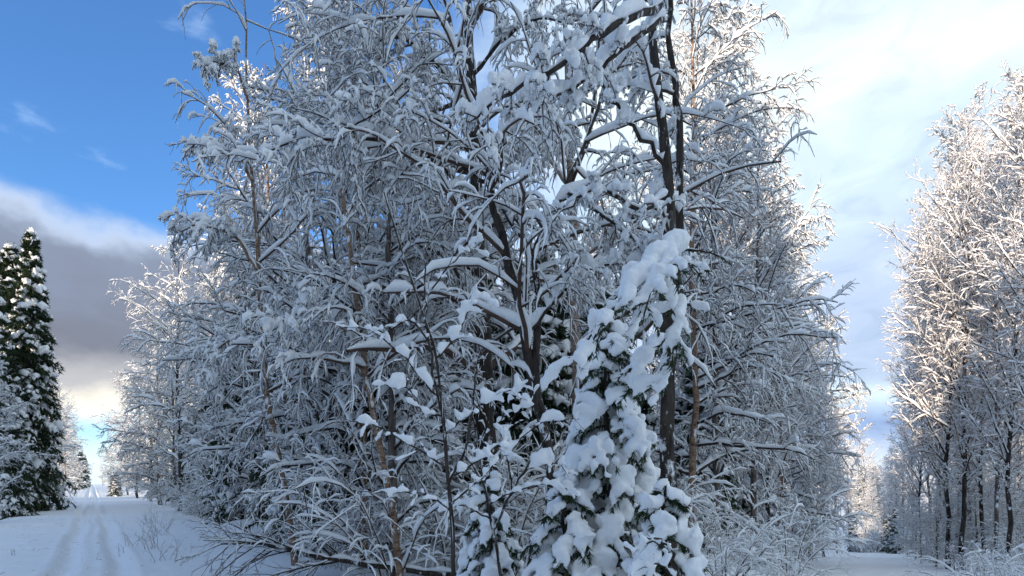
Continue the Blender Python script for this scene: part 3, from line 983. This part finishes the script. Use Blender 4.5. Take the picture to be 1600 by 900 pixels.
LV2 = [(dict(m=16, t0=0.3, t1=1, ang=(45, 80), lr=0.28, taper=0.2, n=9, grav=0.6, wig=0.11, rr=0.5, rmin=0.006), 0.08, 5, 6),
       (dict(m=9, t0=0.1, t1=1, ang=(30, 60), lr=0.42, taper=0.45, n=6, grav=0.8, wig=0.12, rr=0.6, rmin=0.006), 0.055, 3, 5),
       (dict(m=5, t0=0.1, t1=1, ang=(25, 60), lr=0.5, taper=0.4, n=5, grav=0.9, wig=0.14, rr=0.6, rmin=0.0045), 0.04, 3, 4)]
hero('birch_tree', 'slender tan-barked birch leaning left, nearer the middle of the near forest', 'tree',
     [(A(9.4, (625, 905), (612, 800), (592, 690), (572, 590), (560, 500), (548, 400, .1), (535, 300, .2), (520, 200, .3), (500, 120, .3)), [.065, .06, .056, .052, .047, .04, .03, .02, .01])],
     [(A(9.4, (566, 545), (520, 500, -.4), (470, 490, -.8), (420, 520, -1.2)), [.025, .02, .015, .007])], 104, M_TAN, LV2, 1.15, xmin=-0.62)
hero('birch_tree', 'slender tan-barked birch leaning left, the one nearer the left track', 'tree',
     [(A(11, (462, 890), (450, 800), (432, 700), (420, 620), (412, 540), (405, 440, .1), (398, 330, .2), (390, 200, .4), (384, 60, .5), (380, -40, .5)), [.07, .065, .06, .056, .05, .044, .036, .028, .018, .01])],
     [(A(11, (414, 560), (380, 530, -.3), (345, 540, -.6), (310, 590, -.9)), [.028, .022, .016, .007]),
      (A(11, (404, 430), (370, 375, -.3), (320, 350, -.7), (262, 368, -1)), [.03, .024, .016, .007]),
      (A(11, (394, 280), (370, 240, -.3), (340, 228, -.6), (305, 240, -.9)), [.03, .024, .016, .007]),
      (A(11, (388, 160), (370, 110, -.3), (345, 98, -.6), (318, 105, -.9)), [.026, .02, .014, .006])], 105, M_TAN, LV2, 1.1, xmin=-0.665)

# dark tree at the right border of the near forest, with its overhanging loaded boughs
LV3 = [(dict(m=12, t0=0.3, t1=1, ang=(45, 80), lr=0.13, taper=0.2, n=8, grav=0.5, wig=0.12, rr=0.5, rmin=0.006), 0.09, 5, 7),
       (dict(m=7, t0=0.15, t1=1, ang=(35, 65), lr=0.4, taper=0.45, n=6, grav=0.6, wig=0.14, rr=0.6, rmin=0.006), 0.06, 3, 6),
       (dict(m=4, t0=0.1, t1=1, ang=(30, 65), lr=0.5, taper=0.4, n=5, grav=0.7, wig=0.15, rr=0.6, rmin=0.0025), 0.04, 3, 5)]
hero('twisted_tree', 'crooked black-barked tree closing the near forest on the right, its bough reaching left overhead', 'tree',
     [(A(6.6, (1046, 1010), (1044, 800), (1042, 600), (1044, 420), (1046, 300), (1034, 180), (1020, 80), (1024, -20), (1034, -150)), [.12, .1, .085, .075, .065, .055, .05, .045, .03]),
      (A(6.9, (1046, 620), (1058, 400), (1060, 200), (1048, 60), (1050, -120)), [.06, .055, .045, .035, .02])],
     [(A(6.6, (1030, 10, -.6), (985, 30, -1.2), (935, 62, -1.5), (885, 96, -1.7), (835, 122, -1.8), (780, 160, -1.9), (735, 190, -1.9)), [.04, .034, .028, .022, .017, .012, .006]),
      (A(6.6, (1040, 30, -.4), (980, 70, -.9), (935, 112, -1.2), (890, 140, -1.4), (840, 170, -1.5)), [.03, .026, .02, .014, .007]),
      (A(6.6, (1044, 260), (1000, 210, -.2), (960, 160, -.3), (930, 120, -.4), (905, 60, -.4)), [.028, .022, .018, .014, .008]),
      (A(6.6, (1046, 300), (1000, 330, -.3), (950, 300, -.5), (905, 310, -.6), (860, 350, -.7)), [.026, .022, .017, .012, .006])],
     106, M_BARK, LV3, 1.2, xmax=0.31, boughs=[
      (A(4.6, (1048, 330, 2.0), (1050, 370, 1.0), (1035, 412, .3), (990, 450, -.1), (948, 498, -.2), (912, 555, -.25)), .23),
      (A(4.6, (1048, 360, 2.0), (1062, 380, 1.0), (1050, 405, .2), (1024, 440, -.1), (1006, 492, -.1)), .19),
      (A(4.6, (1048, 420, 2.0), (1066, 450, 1.0), (1062, 500, .2), (1052, 545, .1), (1044, 600, .1)), .17),
      (A(5.2, (1048, 560, 1.5), (1040, 540, .8), (1010, 560, .3), (985, 610, .1)), .15)])

def heavy_spruce(label, seed, px, py, Y, H, rad, nb, voxel=0.02, hs=1.0):
    rng = np.random.default_rng(seed)
    base = at(px, py, Y)
    root = thing('young_spruce', label, 'tree', tuple(base))
    P0, R0 = line([(0, 0, -0.2), (0.03, 0, H * 0.4), (-0.03, 0.02, H * 0.75), (0.0, 0, H)], [0.05 * H / 3, 0.04 * H / 3, 0.02, 0.006], 12, rng, 0.01)
    mb = MB(); tubes(mb, P0, R0, 7); mb.build('trunk', M_BARK, root)
    for i in range(nb):
        t = 0.10 + 0.88 * (i + 0.5) / nb
        az = i * 2.399 + rng.normal() * 0.2
        L = rad * ((1 - t) ** 0.75 * rng.uniform(0.75, 1.15) + 0.10)
        n = 8
        P1 = np.empty((1, n, 3)); cur = np.array([0, 0, t * H]); P1[0, 0] = cur
        d = np.array([math.cos(az), math.sin(az), 0.25 if t < .8 else .8])
        for j in range(1, n):
            d = norm(d + np.array([0, 0, -0.24]) + rng.normal(size=3) * 0.04)
            cur = cur + d * L / (n - 1); P1[0, j] = cur
        R1 = (0.012 * np.linspace(1, 0.3, n))[None]
        P2, R2 = grow(P1, R1, 13, rng, 0.15, 1, (28, 60), 0.55, 0.4, 7, 0.85, 0.10, flat=True, rr=0.6, rmin=0.004, jit=0.4)
        mb = MB(); tubes(mb, P1, R1, 4, 1); tubes(mb, P2, R2, 3, 1)
        needles(mb, P1, R1, 60, 0.07, rng); needles(mb, P2, R2, 40, 0.06, rng)
        b = mb.build('bough', [M_NEEDLE, M_TWIG], root)
        h = (0.13 + 0.10 * (1 - t)) * hs * (rad / 1.0) ** 0.5
        pad('snow_pad', P1[:, 1:] + [0, 0, 0.01], R1[:, 1:], h * 0.85, rng, b, voxel, 1.3, [(P2, R2, h * 0.55)], lump=0.6, disp=0.04)
    return root

heavy_spruce('young spruce smothered in thick lumpy snow pads at the right end of the near forest', 201, 950, 960, 6.0, 3.2, 1.05, 50, 0.025, 0.95)
heavy_spruce('broad low mound of a snow-buried young spruce in front of the tall smothered one', 204, 885, 1010, 5.6, 1.62, 0.95, 24, 0.025, 0.9)
heavy_spruce('low bulging snow-buried young spruce left of the big smothered spruce', 202, 765, 950, 7.2, 1.75, 0.72, 26, 0.026, 0.9)
heavy_spruce('short snow-buried spruce seedling at the lower right beside the smothered spruce', 203, 1040, 1020, 5.0, 1.5, 0.75, 20, 0.026, 0.9)

# ------------------------------------------------------------------ saplings in front
def sapling(label, seed, Y, stems, twigs_px, hs=1.0, voxel=0.015):
    rng = np.random.default_rng(seed)
    base = np.array(A(Y, stems[0][0])[0])
    root = thing('sapling', label, 'sapling', tuple(base))
    Ps = []
    for pts, r in zip(stems, [.02, .014, .012, .01]):
        P, R = line(np.array(A(Y, *pts)) - base, np.linspace(r, r * 0.3, len(pts)), 18, rng, 0.008)
        mb = MB(); tubes(mb, P, R, 6); o = mb.build('stem', M_BARK, root); Ps.append((P, R))
        mb = MB(); snow(mb, P, R, 0.02, rng, 5, 0, n=40, gap=0.6, minv=0.05); mb.build('snow_ridge', M_SNOW, o)
    for pts in twigs_px:
        P, R = line(np.array(A(Y, *pts)) - base, np.linspace(.009, .003, len(pts)), 12, rng, 0.008)
        P2, R2 = grow(P, R, 8, rng, 0.2, 1, (25, 60), 0.26, 0.3, 6, 0.25, 0.16, rr=0.6, rmin=0.002)
        mb = MB(); tubes(mb, P, R, 4); tubes(mb, P2, R2, 3)
        o = mb.build('twig', M_BARK, root)
        pad('snow_clump', P[:, 1:], R[:, 1:], 0.07 * hs, rng, o, voxel, 0.8, [(P2, R2, 0.04 * hs)], lump=1.0, gap=0.2, n=26, disp=0.014)['kind'] = 'stuff'
    return root

sapling('dark thin sapling carrying fluffy snow clumps in front of the thick dark trunk', 401, 4.6,
        [[(714, 960), (708, 860), (700, 740), (690, 640), (678, 545), (655, 470), (625, 380), (600, 300)],
         [(700, 760), (730, 690), (742, 600), (748, 540)],
         [(688, 640), (668, 520), (664, 430), (668, 360)]],
        [[(700, 735), (670, 712), (630, 690), (590, 665), (545, 658)],
         [(706, 800), (680, 780), (640, 770), (600, 768)],
         [(694, 680), (730, 650), (780, 615), (815, 608)],
         [(700, 745), (745, 722), (772, 700), (790, 690)],
         [(686, 620), (650, 580), (620, 545), (575, 512), (530, 520)],
         [(690, 650), (660, 645), (640, 610), (600, 600)],
         [(676, 540), (640, 500), (605, 520), (580, 515)],
         [(704, 790), (740, 760), (765, 735), (775, 715)],
         [(680, 560), (710, 530), (740, 470), (760, 470)],
         [(660, 470), (690, 430), (720, 395), (750, 380)]], 0.85)
sapling('leaning thin sapling crossing in front of the low snow-buried spruce', 402, 5.2,
        [[(792, 960), (780, 880), (762, 790), (750, 720), (735, 640)], [(770, 830), (815, 740), (850, 690), (870, 640)]],
        [[(760, 790), (800, 770), (850, 755), (900, 770)], [(752, 730), (800, 700), (850, 660), (905, 655)],
         [(765, 810), (720, 790), (690, 800)], [(800, 765), (790, 690), (810, 640), (850, 632)],
         [(745, 690), (780, 660), (800, 620), (820, 600)], [(812, 745), (860, 720), (890, 740)]], 0.9)
sapling('small snow-bent twigs at the bottom right corner of the near forest', 403, 4.0,
        [[(1075, 990), (1060, 900), (1040, 850), (1010, 840)]],
        [[(1060, 905), (1030, 850), (1005, 850), (985, 862)], [(1065, 930), (1035, 880), (1010, 885), (985, 900)]], 1.1)

# ------------------------------------------------------------------ fallen branch with its fan of twigs
def fallen():
    rng = np.random.default_rng(501)
    pts = [at(735, 900, 9.3), at(660, 893, 9.4), at(590, 884, 9.5), at(520, 874, 9.4), at(455, 858, 9.3), at(400, 848, 9.2), at(345, 850, 9.0)]
    base = pts[0]
    root = thing('fallen_branch', 'long dark fallen branch lying in the snow with a fan of bare twigs', 'branch', tuple(base))
    P, R = line(np.array(pts) - base, [.06, .056, .05, .044, .036, .026, .014], 26, rng, 0.012)
    mb = MB(); tubes(mb, P, R, 8, 0, 0.06, rng); mb.build('stem', M_BARK, root)
    P1, R1 = grow(P, R, 26, rng, 0.40, 1, (20, 60), 0.36, 0.35, 9, 0.1, 0.09, upb=0.0, rr=0.45, rmin=0.006)
    P1[..., 2] = np.maximum(P1[..., 2], -0.15)
    P2, R2 = grow(P1, R1, 7, rng, 0.15, 1, (20, 50), 0.45, 0.45, 6, 0.1, 0.11, rr=0.6, rmin=0.004)
    P3, R3 = grow(P2, R2, 3, rng, 0.15, 1, (20, 50), 0.45, 0.45, 4, 0.1, 0.11, rr=0.6, rmin=0.003)
    mb = MB(); tubes(mb, P1, R1, 4); tubes(mb, P2, R2, 3); tubes(mb, P3, R3, 3)
    mb.build('twigs', M_BARK, root, kind='stuff')
    mb = MB(); snow(mb, P, R, 0.075, rng, 7, 0, n=50, gap=0.12)
    snow(mb, P1, R1, 0.025, rng, 4, 0, gap=0.5); snow(mb, P2, R2, 0.016, rng, 4, 0, gap=0.5)
    mb.build('snow_ridge', M_SNOW, root)
fallen()

# ------------------------------------------------------------------ small things on the snow
def litter():
    rng = np.random.default_rng(601)
    n = 260
    Y = rng.uniform(7.5, 30, n); u = rng.uniform(-3.4, 4.2, n) * 1.253
    X = TRK * Y + u
    Z = ground_z(X, Y) + 0.012
    a = rng.random(n) * 6.28; L = rng.uniform(0.03, 0.16, n)
    d = np.stack([np.cos(a), np.sin(a), rng.normal(size=n) * 0.15], -1)
    t = np.linspace(0, 1, 4)
    P = np.stack([X, Y, Z], -1)[:, None] + d[:, None] * (L[:, None] * t)[..., None]
    P[:, 1:3] += rng.normal(size=(n, 2, 3)) * 0.008
    mb = MB(); tubes(mb, P, np.full((n, 4), 0.0028), 3)
    o = mb.build('twig_litter', M_TWIG, kind='stuff'); o['label'] = 'fine dark twig crumbs scattered on the track snow'; o['category'] = 'litter'
    # snow crumbs fallen from boughs
    n = 1500
    Y = rng.uniform(7.5, 26, n); X = TRK * Y + rng.uniform(-4, 14, n)
    Z = ground_z(X, Y)
    r = rng.uniform(0.008, 0.035, n) * (rng.random(n) ** 1.5 + 0.3)
    oc = np.array([[1, 0, 0], [0, 1, 0], [-1, 0, 0], [0, -1, 0], [0, 0, 1], [0, 0, -1]], float)
    V = np.stack([X, Y, Z], -1)[:, None] + oc[None] * r[:, None, None] * rng.uniform(0.7, 1.3, (n, 6, 1))
    f = np.array([[0, 1, 4], [1, 2, 4], [2, 3, 4], [3, 0, 4], [1, 0, 5], [2, 1, 5], [3, 2, 5], [0, 3, 5]])
    mb = MB(); mb.add(V, (f[None] + np.arange(n)[:, None, None] * 6).reshape(-1, 3))
    o = mb.build('snow_crumbs', M_SNOW, kind='stuff', smooth=False); o['label'] = 'small snow crumbs fallen from the boughs onto the ground'; o['category'] = 'snow'
litter()

def stalks(name, label, px, py, Y, n, h, seed, lean=0.25, snowy=True):
    rng = np.random.default_rng(seed)
    x = (px - 800) / F * Y
    base = np.array([x, Y, float(ground_z(x, Y))])
    root = thing(name, label, 'weeds', tuple(base))
    P0 = np.empty((n, 6, 3)); cur = np.stack([rng.normal(size=n) * 0.12, rng.normal(size=n) * 0.12, np.full(n, -0.05)], -1)
    d = norm(np.stack([rng.normal(size=n) * lean, rng.normal(size=n) * lean, np.ones(n)], -1)); P0[:, 0] = cur
    L = h * rng.uniform(0.6, 1.2, n)
    for i in range(1, 6):
        d = norm(d + rng.normal(size=d.shape) * 0.1 + [0, 0, -0.04]); cur = cur + d * (L / 5)[:, None]; P0[:, i] = cur
    R0 = np.full((n, 6), 0.0035) * np.linspace(1, .5, 6)
    P1, R1 = grow(P0, R0, 3, rng, 0.4, 1, (20, 50), 0.35, 0.4, 4, 0.05, 0.1, rmin=0.002)
    mb = MB(); tubes(mb, P0, R0, 4); tubes(mb, P1, R1, 3)
    mb.build('stalks', M_TWIG, root, kind='stuff')
    if snowy:
        mb = MB(); snow(mb, P0, R0, 0.012, rng, 4, 0, gap=0.5); snow(mb, P1, R1, 0.012, rng, 4, 0, gap=0.4)
        mb.build('snow_cover', M_SNOW, root, kind='stuff')
for i, (px, Y, n, h, lb) in enumerate([
        (14, 12.2, 3, 0.28, 'lone dark weed stalk standing in the smooth snow at the left edge'),
        (40, 13.0, 2, 0.14, 'tiny pair of weed tips just right of the left edge stalk'),
        (150, 11.5, 2, 0.22, 'bent weed stalk poking up between the track ruts'),
        (190, 13, 4, 0.3, 'thin weeds beside the right rut of the left track'),
        (205, 14, 6, 0.4, 'sparse weeds a little beyond the right rut'),
        (238, 13.5, 12, 0.75, 'taller bare weeds between the track and the fallen branch'),
        (252, 17, 12, 0.8, 'bare weeds at the foot of the nearest track-side birches'),
        (232, 22, 10, 0.7, 'bare weeds on the right verge of the left track, farther off'),
        (262, 11.5, 10, 0.6, 'bare weeds at the tip of the fallen branch twigs')]):
    stalks('weeds', lb, px, 0, Y, n, h, 700 + i)
def grass():
    rng = np.random.default_rng(801)
    n = 5200
    Y = 10.5 + 14 * rng.random(n) ** 1.3
    X = rng.uniform(-0.36, 0.30, n) * Y
    c = vnoise(X, Y, 1.4, 21) > 0.42
    X, Y = X[c], Y[c]; n = len(X)
    Z = ground_z(X, Y) - 0.03
    d = norm(np.stack([rng.normal(size=n) * 0.45, rng.normal(size=n) * 0.45, np.ones(n)], -1))
    L = rng.uniform(0.15, 0.55, n)
    t = np.linspace(0, 1, 4)
    P = np.stack([X, Y, Z], -1)[:, None] + d[:, None] * (L[:, None] * t)[..., None]
    P[..., 2] -= (0.35 * L[:, None] * t ** 2)
    R = np.full((n, 4), 0.004) * np.linspace(1, .4, 4)
    mb = MB(); tubes(mb, P, R, 3, 0)
    s = MB(); snow(s, P[::2], R[::2], 0.02, rng, 3, 0, gap=0.2)
    o = mb.build('dry_grass', M_GRASS, kind='stuff'); o['label'] = 'tufts of dry grass poking through the forest floor snow'; o['category'] = 'grass'
    o = s.build('frosted_grass', M_SNOW, kind='stuff'); o['label'] = 'snow caught on the dry grass of the forest floor'; o['category'] = 'snow'
grass()
